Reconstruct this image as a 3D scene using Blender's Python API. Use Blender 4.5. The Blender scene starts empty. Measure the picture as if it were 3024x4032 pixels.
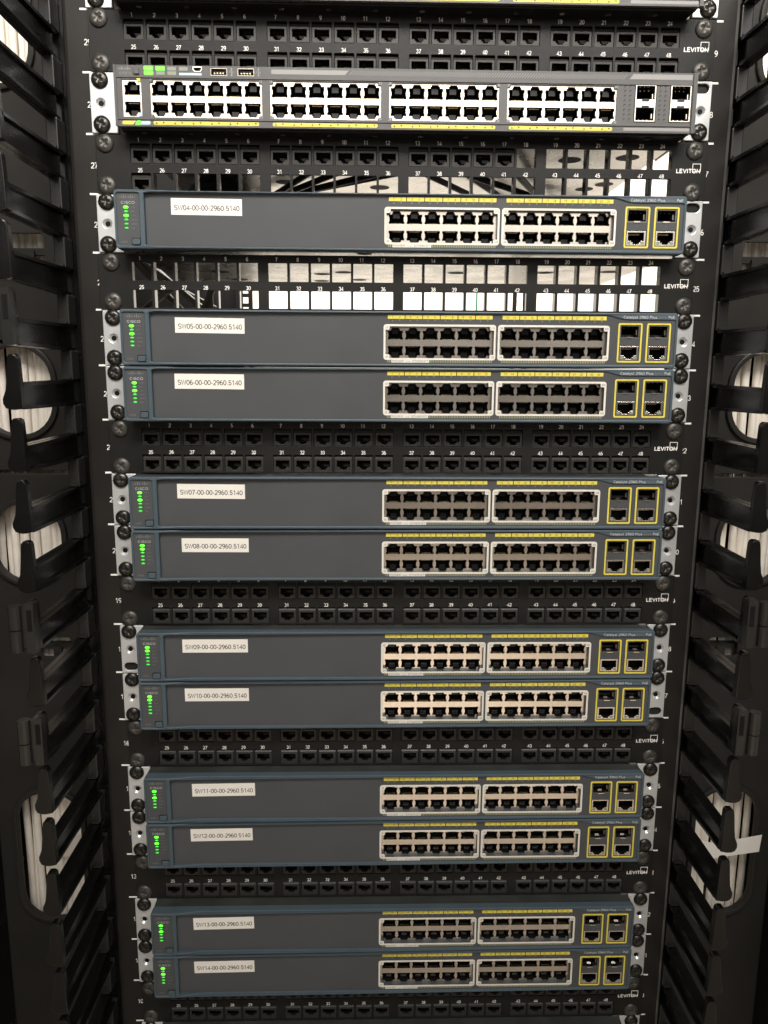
import bpy, math, random
from mathutils import Matrix, Vector
random.seed(7)
SC = bpy.context.scene
COL = SC.collection
U = 44.45            # one rack unit in millimetres; everything below is in mm, scaled to metres when built
K = 0.001
R = math.radians

# ------------------------------------------------------------------ camera
cam = bpy.data.cameras.new('camera')
cam.sensor_fit = 'VERTICAL'
cam.sensor_height = 36.0
cam.lens = 3050.0 / 4032.0 * 36.0
cam.clip_start = 0.01
cam.clip_end = 50
co = bpy.data.objects.new('camera', cam)
COL.objects.link(co)
M = Matrix(((0.99969422, 0.02442542, -0.00385445), (-0.0233401, 0.98354453, 0.17915189), (0.00816688, -0.17900714, 0.98381388)))
right, fwd, up = M.col[0], M.col[1], M.col[2]
rot = Matrix((right, up, -fwd)).transposed()
co.matrix_world = Matrix.Translation((-0.02878876, -0.65423129, 1.0196291)) @ rot.to_4x4()
SC.camera = co

# ------------------------------------------------------------------ world, lamps, exposure
w = bpy.data.worlds.new('World')
SC.world = w
w.use_nodes = True
bg = w.node_tree.nodes['Background']
bg.inputs[0].default_value = (1.0, 0.93, 0.84, 1)
bg.inputs[1].default_value = 0.12


def area(name, loc, target, sx, sy, power, col, spread=180):
    l = bpy.data.lights.new(name, 'AREA')
    l.shape = 'RECTANGLE'
    l.size, l.size_y = sx, sy
    l.energy = power
    l.color = col
    l.spread = R(spread)
    o = bpy.data.objects.new(name, l)
    COL.objects.link(o)
    o.location = loc
    o.rotation_euler = (Vector(target) - Vector(loc)).to_track_quat('-Z', 'Y').to_euler()
    return o


area('front_aisle_lamp', (0.25, -2.7, 2.15), (0, 0, 1.15), 3.4, 1.0, 25, (1.0, 0.95, 0.885))
area('ceiling_lamp', (0.12, -1.05, 2.1), (0, 0, 1.55), 1.2, 0.45, 13.5, (1.0, 0.955, 0.895), 88)
area('floor_fill_lamp', (0.0, -2.2, 2.6), (0.0, -2.2, 0.0), 1.0, 0.7, 16, (1.0, 0.955, 0.90), 52)  # added unseen lamp, brightens the floor patch mirrored in the port metal
area('rear_aisle_lamp', (0.25, 1.15, 2.3), (0.1, 1.5, 0.9), 1.4, 0.5, 80, (1.0, 0.94, 0.86))

vs = SC.view_settings
vs.view_transform = 'Standard'
vs.look = 'None'
vs.exposure = 0.0
vs.gamma = 1.0
vs.use_curve_mapping = False
SC.render.engine = 'CYCLES'
SC.cycles.max_bounces = 6
SC.cycles.diffuse_bounces = 3
SC.cycles.glossy_bounces = 3
SC.cycles.use_denoising = True
SC.cycles.sample_clamp_indirect = 4.0


# ------------------------------------------------------------------ materials
def srgb(c):
    return tuple(((x / 255) / 12.92 if x / 255 <= 0.04045 else ((x / 255 + 0.055) / 1.055) ** 2.4) for x in c) + (1,)


def mat(name, rgb, rough=0.5, metal=0.0, spec=0.5, bump=0.0, bscale=800.0, vary=0.0, vscale=60.0, rvary=0.0, emit=0.0, aniso=None):
    m = bpy.data.materials.new(name)
    m.use_nodes = True
    nt = m.node_tree
    b = nt.nodes['Principled BSDF']
    b.inputs['Base Color'].default_value = rgb
    b.inputs['Roughness'].default_value = rough
    b.inputs['Metallic'].default_value = metal
    b.inputs['Specular IOR Level'].default_value = spec
    tc = nt.nodes.new('ShaderNodeTexCoord')
    if emit:
        b.inputs['Emission Color'].default_value = rgb
        b.inputs['Emission Strength'].default_value = emit
    if vary or rvary:
        n = nt.nodes.new('ShaderNodeTexNoise')
        n.inputs['Scale'].default_value = vscale
        n.inputs['Detail'].default_value = 6
        if aniso:
            mp = nt.nodes.new('ShaderNodeMapping')
            mp.inputs['Scale'].default_value = aniso
            nt.links.new(tc.outputs['Object'], mp.inputs[0])
            nt.links.new(mp.outputs[0], n.inputs['Vector'])
        else:
            nt.links.new(tc.outputs['Object'], n.inputs['Vector'])
        if vary:
            mr = nt.nodes.new('ShaderNodeMapRange')
            mr.inputs['From Min'].default_value = 0.25
            mr.inputs['From Max'].default_value = 0.75
            mr.inputs['To Min'].default_value = 1 - vary
            mr.inputs['To Max'].default_value = 1 + vary
            nt.links.new(n.outputs[0], mr.inputs[0])
            mx = nt.nodes.new('ShaderNodeVectorMath')
            mx.operation = 'SCALE'
            mx.inputs[0].default_value = rgb[:3]
            nt.links.new(mr.outputs[0], mx.inputs['Scale'])
            nt.links.new(mx.outputs[0], b.inputs['Base Color'])
        if rvary:
            mr = nt.nodes.new('ShaderNodeMapRange')
            mr.inputs['From Min'].default_value = 0.25
            mr.inputs['From Max'].default_value = 0.75
            mr.inputs['To Min'].default_value = max(0.02, rough - rvary)
            mr.inputs['To Max'].default_value = min(1, rough + rvary)
            nt.links.new(n.outputs[0], mr.inputs[0])
            nt.links.new(mr.outputs[0], b.inputs['Roughness'])
    if bump:
        n2 = nt.nodes.new('ShaderNodeTexNoise')
        n2.inputs['Scale'].default_value = bscale
        n2.inputs['Detail'].default_value = 3
        nt.links.new(tc.outputs['Object'], n2.inputs['Vector'])
        bp = nt.nodes.new('ShaderNodeBump')
        bp.inputs['Strength'].default_value = bump
        bp.inputs['Distance'].default_value = 0.0004
        nt.links.new(n2.outputs[0], bp.inputs['Height'])
        nt.links.new(bp.outputs[0], b.inputs['Normal'])
    return m


MT = dict(
    panel=mat('powder_coated_black', (0.0125, 0.012, 0.0112, 1), 0.46, spec=0.2, bump=0.35, bscale=900, vary=0.15, vscale=25, rvary=0.08),
    rail=mat('rail_black_paint', (0.0175, 0.016, 0.0145, 1), 0.4, spec=0.22, bump=0.25, bscale=700, vary=0.2, vscale=12, rvary=0.1),
    jack=mat('jack_black_plastic', (0.031, 0.0295, 0.0265, 1), 0.38, spec=0.26, vary=0.12, vscale=200),
    jackin=mat('jack_inner_plastic', (0.013, 0.0125, 0.011, 1), 0.6, spec=0.2, vary=0.15, vscale=300),
    cavity=mat('socket_black', (0.004, 0.004, 0.004, 1), 0.6, spec=0.2),
    bezel=mat('slate_blue_plastic', (0.060, 0.084, 0.102, 1), 0.45, spec=0.35, bump=0.12, bscale=1500, vary=0.08, vscale=40),
    face=mat('charcoal_faceplate', (0.0635, 0.067, 0.0705, 1), 0.5, spec=0.3, bump=0.15, bscale=2200, vary=0.07, vscale=30, rvary=0.05),
    face48=mat('grey_faceplate', (0.088, 0.086, 0.085, 1), 0.45, spec=0.35, bump=0.15, bscale=2000, vary=0.06, vscale=40),
    face48hi=mat('pale_grey_print', (0.24, 0.235, 0.23, 1), 0.5),
    chassis=mat('galvanised_chassis', (0.64, 0.62, 0.58, 1), 0.28, metal=0.95, vary=0.1, vscale=30, rvary=0.08, bump=0.05, bscale=300),
    chtop=mat('chassis_dark_reflection', (0.026, 0.028, 0.025, 1), 0.6, vary=0.25, vscale=40, rvary=0.1),  # chassis metal with its dark reflection of the gear above put into the colour
    nickel=mat('nickel_shield', (0.84, 0.77, 0.69, 1), 0.24, metal=1.0, vary=0.03, vscale=25, rvary=0.03),
    ear=mat('zinc_plate', (0.66, 0.67, 0.67, 1), 0.34, metal=0.5, vary=0.08, vscale=60, rvary=0.1, aniso=(1, 1, 0.12), bump=0.04, bscale=400),
    screw=mat('black_oxide_screw', (0.035, 0.032, 0.028, 1), 0.30, metal=0.6, spec=0.6, vary=0.5, vscale=150, rvary=0.15),
    screwp=mat('dusty_black_screw', (0.060, 0.056, 0.050, 1), 0.42, metal=0.4, vary=0.4, vscale=120, rvary=0.12),
    white=mat('white_print', (0.85, 0.83, 0.79, 1), 0.6),
    ivory=mat('ivory_frame_print', (0.68, 0.65, 0.58, 1), 0.5, vary=0.05, vscale=80),
    faint=mat('faint_grey_print', (0.17, 0.165, 0.155, 1), 0.6),
    mid=mat('pale_grey_lettering', (0.48, 0.49, 0.49, 1), 0.6),
    yellow=mat('yellow_print', (0.66, 0.56, 0.075, 1), 0.55, vary=0.06, vscale=120),
    paleyel=mat('pale_yellow_print', (0.36, 0.34, 0.17, 1), 0.6),
    ink=mat('dark_ink', (0.06, 0.055, 0.045, 1), 0.7),
    inkblk=mat('sticker_ink', (0.03, 0.029, 0.028, 1), 0.7, spec=0.2),
    sticker=mat('sticker_paper', (0.78, 0.74, 0.68, 1), 0.65, vary=0.03, vscale=40),
    blue=mat('pale_blue_print', (0.42, 0.52, 0.60, 1), 0.5),
    gold=mat('gold_contact', (0.75, 0.62, 0.36, 1), 0.3, metal=1.0),
    ledhi=mat('green_light_bright', (0.10, 1.0, 0.03, 1), 0.4, emit=2.4),
    ledlo=mat('green_light', (0.06, 0.62, 0.05, 1), 0.4, emit=0.55),
    ledgrey=mat('unlit_light', (0.22, 0.24, 0.19, 1), 0.5),
    plastic=mat('cable_manager_plastic', (0.0038, 0.0038, 0.0036, 1), 0.22, spec=0.42, bump=0.25, bscale=500, vary=0.25, vscale=18, rvary=0.12),
    plasticg=mat('cable_manager_grey_plastic', (0.022, 0.0215, 0.020, 1), 0.26, spec=0.4, bump=0.15, bscale=500, vary=0.2, vscale=14, rvary=0.1),
    back=mat('manager_back_plastic', (0.025, 0.0238, 0.0215, 1), 0.4, spec=0.14, bump=0.2, bscale=400, vary=0.22, vscale=10, rvary=0.1),
    cable=mat('beige_cable_jacket', (0.78, 0.72, 0.64, 1), 0.5, vary=0.1, vscale=70, bump=0.1, bscale=200),
    blackcable=mat('black_cable_jacket', (0.085, 0.079, 0.07, 1), 0.45, spec=0.3, vary=0.2, vscale=60),
    gloss=mat('gloss_black_plastic', (0.012, 0.012, 0.011, 1), 0.18, spec=0.8),
    edgeglint=mat('rail_edge_glint', (0.16, 0.155, 0.145, 1), 0.35, metal=0.5, vary=0.6, vscale=35, aniso=(1, 1, 0.3)),  # paler colour painted in for the highlight on the rail's bend
    floor=mat('beige_floor_tile', (0.62, 0.54, 0.45, 1), 0.5, vary=0.06, vscale=8),
    steel=mat('dull_steel', (0.30, 0.28, 0.25, 1), 0.35, metal=1.0),
    wall=mat('white_wall_paint', (0.80, 0.77, 0.72, 1), 0.8, vary=0.03, vscale=3),
    green=mat('green_cable_jacket', (0.03, 0.45, 0.13, 1), 0.5),
    wrap=mat('clear_wrap_film', (0.62, 0.56, 0.50, 1), 0.25, spec=0.6),
    tag=mat('white_paper_strap', (0.80, 0.77, 0.72, 1), 0.6),
)


# ------------------------------------------------------------------ mesh helpers (mm in, metres out)
class MB:
    def __init__(s):
        s.v, s.f, s.m = [], [], []

    def add(s, vs, fs, mi=0):
        n = len(s.v)
        s.v += vs
        s.f += [tuple(i + n for i in f) for f in fs]
        s.m += [mi] * len(fs)

    def box(s, x0, x1, y0, y1, z0, z1, mi=0):
        s.add([(x0, y0, z0), (x1, y0, z0), (x1, y1, z0), (x0, y1, z0), (x0, y0, z1), (x1, y0, z1), (x1, y1, z1), (x0, y1, z1)],
              [(0, 3, 2, 1), (4, 5, 6, 7), (0, 1, 5, 4), (1, 2, 6, 5), (2, 3, 7, 6), (3, 0, 4, 7)], mi)

    def shell(s, x0, x1, y0, y1, z0, z1, mi=0, top=None):        # box without its front face
        s.add([(x0, y0, z0), (x1, y0, z0), (x1, y1, z0), (x0, y1, z0), (x0, y0, z1), (x1, y0, z1), (x1, y1, z1), (x0, y1, z1)],
              [(0, 3, 2, 1)], mi)
        n = len(s.v) - 8
        s.f += [tuple(i + n for i in f) for f in ((4, 5, 6, 7), (1, 2, 6, 5), (2, 3, 7, 6), (3, 0, 4, 7))]
        s.m += [mi if top is None else top] * 4

    def cavity(s, x0, x1, y0, y1, z0, z1, mi=0):       # five-sided box open to the front
        s.add([(x0, y0, z0), (x1, y0, z0), (x1, y1, z0), (x0, y1, z0), (x0, y0, z1), (x1, y0, z1), (x1, y1, z1), (x0, y1, z1)],
              [(0, 1, 2, 3), (4, 7, 6, 5), (1, 5, 6, 2), (2, 6, 7, 3), (3, 7, 4, 0)], mi)

    def arr(s, a, off=(0, 0, 0), mi=0, sx=1, sz=1):
        ox, oy, oz = off
        vs = [(x * sx + ox, y + oy, z * sz + oz) for x, y, z in a[0]]
        fs = a[1] if sx * sz > 0 else [tuple(reversed(f)) for f in a[1]]
        s.add(vs, fs, mi)

    def tube(s, pts, r, n=10, mi=0, caps=True):
        P = [Vector(p) for p in pts]
        rings = []
        ref = Vector((0.13, 0.97, 0.2))
        for i, p in enumerate(P):
            t = (P[min(i + 1, len(P) - 1)] - P[max(i - 1, 0)]).normalized()
            a = t.cross(ref).normalized()
            b = t.cross(a)
            rings.append([tuple(p + (a * math.cos(k * 2 * math.pi / n) + b * math.sin(k * 2 * math.pi / n)) * r) for k in range(n)])
        vs = [q for rg in rings for q in rg]
        fs = []
        for i in range(len(P) - 1):
            for k in range(n):
                k2 = (k + 1) % n
                fs.append((i * n + k, i * n + k2, (i + 1) * n + k2, (i + 1) * n + k))
        if caps:
            fs.append(tuple(range(n)))
            fs.append(tuple((len(P) - 1) * n + k for k in reversed(range(n))))
        s.add(vs, fs, mi)

    def mesh(s, name, mats, smooth=False):
        me = bpy.data.meshes.new(name)
        me.from_pydata([(x * K, y * K, z * K) for x, y, z in s.v], [], s.f)
        for m in (mats if isinstance(mats, (list, tuple)) else [mats]):
            me.materials.append(MT[m])
        me.polygons.foreach_set('material_index', s.m)
        if smooth:
            me.polygons.foreach_set('use_smooth', [True] * len(s.f))
        me.update()
        return me


def ob(name, me, parent=None, loc=(0, 0, 0), roty=0.0, label=None):
    o = bpy.data.objects.new(name, me)
    COL.objects.link(o)
    o.parent = parent
    o.location = tuple(c * K for c in loc)
    if roty:
        o.rotation_euler = (0, roty, 0)
    if label:
        o['label'] = label
    return o


def thing(name, label, cat, loc=(0, 0, 0), group=None):
    o = ob(name, None, None, loc, label=label)
    o['category'] = cat
    if group:
        o['group'] = group
    o.empty_display_size = 0.02
    return o


def tag(o, label, cat, group=None):
    o['label'] = label
    o['category'] = cat
    if group:
        o['group'] = group
    return o


CACHE = {}


def cached(key, fn):
    if key not in CACHE:
        CACHE[key] = fn()
    return CACHE[key]


def to_arr(curve):
    o = bpy.data.objects.new('tmp', curve)
    COL.objects.link(o)
    dg = bpy.context.evaluated_depsgraph_get()
    me = bpy.data.meshes.new_from_object(o.evaluated_get(dg))
    vs = [(v.co.x, -v.co.z, v.co.y) for v in me.vertices]      # stand the outline up: local z becomes towards the viewer
    fs = [tuple(p.vertices) for p in me.polygons]
    bpy.data.objects.remove(o)
    bpy.data.meshes.remove(me)
    return vs, fs


def plate(outlines, yf, yb, bevel=0.0):
    """a plate with any holes, its front at y = yf, its back at y = yb"""
    c = bpy.data.curves.new('tmp', 'CURVE')
    c.dimensions = '2D'
    c.fill_mode = 'BOTH'
    th = yb - yf
    c.extrude = th / 2 - bevel
    if bevel:
        c.bevel_depth = bevel
        c.bevel_resolution = 1
        c.offset = -bevel
    for pts in outlines:
        s = c.splines.new('POLY')
        s.points.add(len(pts) - 1)
        for p, (x, z) in zip(s.points, pts):
            p.co = (x, z, 0, 1)
        s.use_cyclic_u = True
    vs, fs = to_arr(c)
    bpy.data.curves.remove(c)
    return [(x, y + (yf + yb) / 2, z) for x, y, z in vs], fs


def rrect(x0, x1, z0, z1, r=0.0, n=4):
    if r <= 0:
        return [(x0, z0), (x1, z0), (x1, z1), (x0, z1)]
    pts = []
    for cx, cz, a0 in ((x1 - r, z0 + r, -90), (x1 - r, z1 - r, 0), (x0 + r, z1 - r, 90), (x0 + r, z0 + r, 180)):
        for k in range(n + 1):
            a = R(a0 + 90 * k / n)
            pts.append((cx + r * math.cos(a), cz + r * math.sin(a)))
    return pts


def circ(cx, cz, rx, rz=None, n=24):
    rz = rz or rx
    return [(cx + rx * math.cos(2 * math.pi * k / n), cz + rz * math.sin(2 * math.pi * k / n)) for k in range(n)]


def poly(outline, y, ccw=True):
    """a flat print: one n-gon facing the viewer"""
    a = sum(outline[i - 1][0] * outline[i][1] - outline[i][0] * outline[i - 1][1] for i in range(len(outline)))
    pts = outline if a > 0 else list(reversed(outline))
    return [(x, y, z) for x, z in pts], [tuple(range(len(pts)))]


def arc(cx, cz, rx, rz, a0, a1, n=10):
    return [(cx + rx * math.cos(R(a0 + (a1 - a0) * k / n)), cz + rz * math.sin(R(a0 + (a1 - a0) * k / n))) for k in range(n + 1)]


# plain grotesque letters as strokes in a box one unit high
GLYPH = {
    '0': (.60, [arc(.30, .5, .25, .46, 90, 450, 22)]),
    '1': (.60, [[(.12, .76), (.26, .84), (.36, .98), (.36, 0.0)]]),
    '2': (.60, [arc(.30, .70, .23, .26, 165, -25, 10) + [(.42, .42), (.16, .20), (.06, .04), (.56, .04)]]),
    '3': (.60, [arc(.29, .73, .21, .23, 160, -90, 10), arc(.29, .27, .24, .24, 90, -160, 10)]),
    '4': (.60, [[(.44, 0.0), (.44, .96), (.04, .28), (.58, .28)]]),
    '5': (.60, [[(.52, .96), (.14, .96), (.09, .50)] + arc(.29, .32, .24, .28, 130, -155, 11)]),
    '6': (.60, [arc(.30, .30, .23, .27, 0, 360, 18), arc(.36, .42, .29, .54, 185, 75, 10)]),
    '7': (.60, [[(.05, .95), (.55, .95), (.38, .62), (.27, .30), (.22, 0.0)]]),
    '8': (.60, [arc(.30, .74, .20, .22, 0, 360, 16), arc(.30, .27, .24, .24, 0, 360, 18)]),
    '9': (.60, [arc(.30, .70, .23, .27, 0, 360, 18), arc(.24, .58, .29, .54, 5, -105, 10)]),
    '-': (.36, [[(.05, .36), (.31, .36)]]),
    '.': (.30, [[(.15, .0), (.15, .11)]]),
    ' ': (.30, []),
    'A': (.68, [[(.02, 0), (.34, .98), (.66, 0)], [(.14, .33), (.54, .33)]]),
    'C': (.72, [arc(.38, .5, .31, .46, 40, 320, 16)]),
    'D': (.72, [[(.10, .04), (.10, .96), (.32, .96)] + arc(.32, .5, .32, .46, 90, -90, 12) + [(.06, .04)]]),
    'E': (.64, [[(.58, .04), (.10, .04), (.10, .96), (.56, .96)], [(.10, .52), (.52, .52)]]),
    'H': (.72, [[(.10, 0), (.10, 1)], [(.62, 0), (.62, 1)], [(.10, .53), (.62, .53)]]),
    'I': (.28, [[(.14, 0), (.14, 1)]]),
    'L': (.56, [[(.10, 1), (.10, .04), (.54, .04)]]),
    'M': (.82, [[(.09, 0), (.09, .98), (.41, .06), (.73, .98), (.73, 0)]]),
    'N': (.72, [[(.10, 0), (.10, .97), (.62, .03), (.62, 1)]]),
    'O': (.78, [arc(.39, .5, .34, .46, 90, 450, 24)]),
    'P': (.66, [[(.10, 0), (.10, .96), (.36, .96)] + arc(.36, .71, .24, .25, 90, -90, 8) + [(.10, .46)]]),
    'R': (.72, [[(.10, 0), (.10, .96), (.38, .96)] + arc(.38, .73, .23, .23, 90, -90, 8) + [(.10, .50)], [(.36, .48), (.64, 0)]]),
    'S': (.66, [arc(.33, .73, .25, .24, 30, 250, 12) + arc(.33, .27, .27, .24, 80, -150, 12)]),
    'T': (.62, [[(.31, 0), (.31, .96)], [(.02, .96), (.60, .96)]]),
    'U': (.72, [[(.10, 1), (.10, .34)] + arc(.36, .32, .26, .29, 180, 360, 12) + [(.62, 1)]]),
    'V': (.66, [[(.03, 1), (.33, .03), (.63, 1)]]),
    'W': (.94, [[(.03, 1), (.25, .03), (.47, .97), (.69, .03), (.91, 1)]]),
    'X': (.66, [[(.04, 0), (.62, 1)], [(.04, 1), (.62, 0)]]),
    'Y': (.66, [[(.33, 0), (.33, .44), (.03, 1)], [(.33, .44), (.63, 1)]]),
    'a': (.56, [arc(.26, .22, .20, .20, 0, 360, 14), [(.12, .62), (.28, .68), (.44, .60), (.46, .40), (.46, 0)]]),
    'e': (.56, [[(.08, .36), (.50, .36)] + arc(.28, .34, .22, .32, 10, 320, 14)]),
    'i': (.24, [[(.12, 0), (.12, .68)], [(.12, .84), (.12, .98)]]),
    'l': (.24, [[(.12, 0), (.12, 1)]]),
    'o': (.58, [arc(.29, .34, .23, .32, 0, 360, 16)]),
    'r': (.38, [[(.10, 0), (.10, .70)], [(.10, .48), (.20, .64), (.36, .67)]]),
    's': (.50, [arc(.25, .50, .18, .16, 30, 250, 9) + arc(.25, .19, .20, .16, 80, -150, 9)]),
    't': (.32, [[(.16, .94), (.16, .08), (.30, .03)], [(.03, .68), (.30, .68)]]),
    'u': (.56, [[(.09, .68), (.09, .24)] + arc(.27, .22, .18, .19, 180, 360, 8), [(.46, .70), (.46, 0)]]),
    'v': (.50, [[(.03, .70), (.25, .03), (.47, .70)]]),
    'x': (.50, [[(.04, 0), (.46, .70)], [(.04, .70), (.46, 0)]]),
    'y': (.50, [[(.03, .70), (.26, .05)], [(.47, .70), (.24, -.10), (.12, -.26), (.02, -.25)]]),
}


def stroke(pts, t, y):
    vs, fs = [], []
    n = len(pts)
    closed = n > 3 and abs(pts[0][0] - pts[-1][0]) + abs(pts[0][1] - pts[-1][1]) < 1e-4
    for i, (x, z) in enumerate(pts):
        def nrm(p, q):
            dx, dz = q[0] - p[0], q[1] - p[1]
            l = math.hypot(dx, dz) or 1
            return -dz / l, dx / l
        if closed and i in (0, n - 1):
            a, b = nrm(pts[n - 2], pts[0]), nrm(pts[0], pts[1])
        else:
            a = nrm(pts[i - 1], pts[i]) if i > 0 else nrm(pts[0], pts[1])
            b = nrm(pts[i], pts[i + 1]) if i < n - 1 else a
        mx, mz = a[0] + b[0], a[1] + b[1]
        l = math.hypot(mx, mz) or 1
        mx, mz = mx / l, mz / l
        k = min(1.8, 1 / max(.3, mx * a[0] + mz * a[1])) * t / 2
        vs += [(x + mx * k, y, z + mz * k), (x - mx * k, y, z - mz * k)]
        if i:
            fs.append((2 * i - 2, 2 * i - 1, 2 * i + 1, 2 * i))
    return vs, fs


def text(s, cap, width=None, align='C', bold=0.0):
    """flat letters, cap height and optional total width in mm, middle of the capitals at z = 0"""
    key = ('txt', s, round(cap, 3), width, align, bold)
    if key in CACHE:
        return CACHE[key]
    th = (0.105 + bold) * cap
    x = 0.0
    strokes = []
    for ch in s:
        wd, sts = GLYPH[ch]
        for st in sts:
            strokes.append([(x + px, pz) for px, pz in st])
        x += wd + 0.06
    tot = (x - 0.06) * cap
    kx = cap if width is None else cap * width / tot
    W_ = (x - 0.06) * kx
    sh = {'C': W_ / 2, 'L': 0, 'R': W_}[align]
    vs, fs = [], []
    for i, st in enumerate(strokes):
        v, f = stroke([(px * kx - sh, (pz - 0.5) * cap) for px, pz in st], th, -0.006 * (i % 5))
        n0 = len(vs)
        vs += v
        fs += [tuple(q + n0 for q in ff) for ff in f]
    CACHE[key] = (vs, fs)
    return CACHE[key]


def screw_mesh(r, h, mname):
    """domed head with a cross recess, facing the viewer, centred on the origin"""
    mb = MB()
    NA, NR = 40, 12
    vs = [(0, -h + 1.5, 0)]
    for i in range(1, NR + 1):
        rr = r * i / NR
        for k in range(NA):
            a = 2 * math.pi * k / NA
            x, z = rr * math.cos(a), rr * math.sin(a)
            t = rr / r
            y = -h * math.sqrt(max(0.0, 1 - t * t * 0.93))
            arm = min(abs(x), abs(z))
            if rr < 0.52 * r and arm < 0.11 * r + 0.35:
                y += 1.6 * (1 - rr / (0.62 * r))
            vs.append((x, y, z))
    for k in range(NA):
        a = 2 * math.pi * k / NA
        vs.append((r * math.cos(a), 0.6, r * math.sin(a)))
    fs = [(0, 1 + k, 1 + (k + 1) % NA) for k in range(NA)]
    for i in range(NR):
        b0, b1 = 1 + i * NA, 1 + (i + 1) * NA
        for k in range(NA):
            k2 = (k + 1) % NA
            fs.append((b0 + k, b1 + k, b1 + k2, b0 + k2))
    mb.add(vs, fs)
    return mb.mesh('screw', mname, smooth=True)


EAR_SCREW = screw_mesh(6.5, 3.6, 'screw')
PANEL_SCREW = screw_mesh(6.9, 3.0, 'screwp')


ROLL = -0.0024      # the gear hangs a touch higher at its right-hand end


def zu(n):
    return (n - 1) * U      # height of the underside of rack unit n


# ------------------------------------------------------------------ the wall seen through the empty openings
mb = MB()
mb.box(-1900, 2100, 1620, 1700, -200, 2800)
wall = ob('wall', mb.mesh('wall', 'wall'))
wall['kind'] = 'structure'
wall['label'] = 'white painted wall seen through the empty patch panel openings'

mb = MB()
for ix in range(-4, 4):
    for iy in range(-8, 3):
        mb.box(ix * 600 + 1, ix * 600 + 599, iy * 600 + 1 - 180, iy * 600 + 599 - 180, -112, -90)
fl = ob('floor', mb.mesh('floor', 'floor'))
fl['kind'] = 'structure'
fl['label'] = 'pale beige tiled floor under the rack'

# ------------------------------------------------------------------ rack frame: front and rear rails
rack = thing('equipment_rack', 'black nineteen inch rack frame with unit numbers and white tick marks', 'rack')
Z0, Z1 = 5.0 * U, 31.5 * U
for sgn in (-1, 1):
    mb = MB()
    holes = []
    prof = [(222, 0), (258.5, 0), (260.8, 0.7), (262, 2.4), (262, 40), (260, 40), (260, 4), (222, 2)]
    n = len(prof)
    vs = [(sgn * x, y, Z0) for x, y in prof] + [(sgn * x, y, Z1) for x, y in prof]
    fs = [(i, (i + 1) % n, n + (i + 1) % n, n + i) for i in range(n)]
    if sgn < 0:
        fs = [tuple(reversed(f)) for f in fs]
    mb.add(vs, fs)
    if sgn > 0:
        mb.m[1] = 1         # highlight along the rolled outer edge, painted in as a paler facet
    rail = ob('mounting_rail', mb.mesh('mounting_rail', ['rail', 'edgeglint']), rack)
    for k in range(9, 31):
        mb = MB()
        if sgn < 0:
            x0, x1 = -248.0 + random.uniform(-.3, .3), -238.5
        else:
            x0, x1 = 238.5, 248.0 + random.uniform(-.3, .3)
        z = k * U
        mb.arr(poly([(x0, z - .75), (x1, z - .75), (x1, z + .75), (x0, z + .75)], -0.15))
        ob('tick_mark', mb.mesh('tick_mark', 'white'), rail)
        mb = MB()
        mb.arr(text(str(k + 1), 4.2, width=None, bold=0.03), (sgn * 242.9, -0.15, zu(k + 1) + 0.48 * U), sx=1.0)
        ob('unit_number', mb.mesh('unit_number', 'white'), rail)
    # rear rail with square holes
    outl = [rrect(sgn * 231 - 14, sgn * 231 + 14, Z0, Z1)]
    for k in range(18, 29):
        for d in (6.35, 22.2, 38.1):
            z = zu(k) + d
            outl.append(rrect(sgn * 229 - 5, sgn * 229 + 5, z - 4.9, z + 4.9))
    mb = MB()
    mb.arr(plate(outl, 680, 682))
    mb.box(sgn * 231 + sgn * 12 - 1, sgn * 231 + sgn * 12 + 1, 683, 715, Z0, Z1)
    ob('rear_rail', mb.mesh('rear_rail', 'rail'), rack)


mb = MB()
mb.box(-640, -239, 718, 722, Z0, Z1)
mb.box(-640, -246, 560, 564, Z0, 24.15 * U)
ob('side_panel', mb.mesh('side_panel', 'panel'), rack)


# ------------------------------------------------------------------ patch panels
OPX = [[-215.2 + 109.3 * g + 17.15 * i for i in range(6)] for g in range(4)]
OPW = 15.2
ROWZ = ((23.2, 37.7), (2.0, 15.9))


def panel_plate():
    outl = [rrect(-241.9, 241.9, 0.4, 43.9, 0.8, 2)]
    for (z0, z1) in ROWZ:
        for g in OPX:
            for x in g:
                outl.append(rrect(x, x + OPW, z0, z1, 0.5, 2))
    mb = MB()
    mb.arr(plate(outl, -2.2, -0.2, 0.25))
    return mb.mesh('faceplate', 'panel')


def panel_flange():
    mb = MB()           # the divider webs behind the plate, seen through empty openings
    for g in OPX:
        for i, x in enumerate(g):
            for xx in ((x - 1.9, x - 0.7), (x + OPW + 0.7, x + OPW + 1.9)):
                mb.box(xx[0] + .3, xx[1] - .3, 0, 9, 1.2, 40)
    return mb.mesh('divider', 'gloss')


def number_mesh(n):
    mb = MB()
    mb.arr(text(str(n), 2.95, bold=0.04))
    return mb.mesh('port_number', 'white')


def mark_mesh():
    mb = MB()
    mb.arr(text('LEVITON', 3.0, width=19.4, align='L', bold=0.12), (217.2, -2.35, 22.3))
    mb.arr(plate([rrect(230.2, 236.9, 21.9, 27.9), rrect(230.6, 236.5, 22.3, 27.5)], -2.42, -2.2))
    return mb.mesh('maker_mark', 'white')


NUMS = [number_mesh(n) for n in range(1, 49)]


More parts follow.
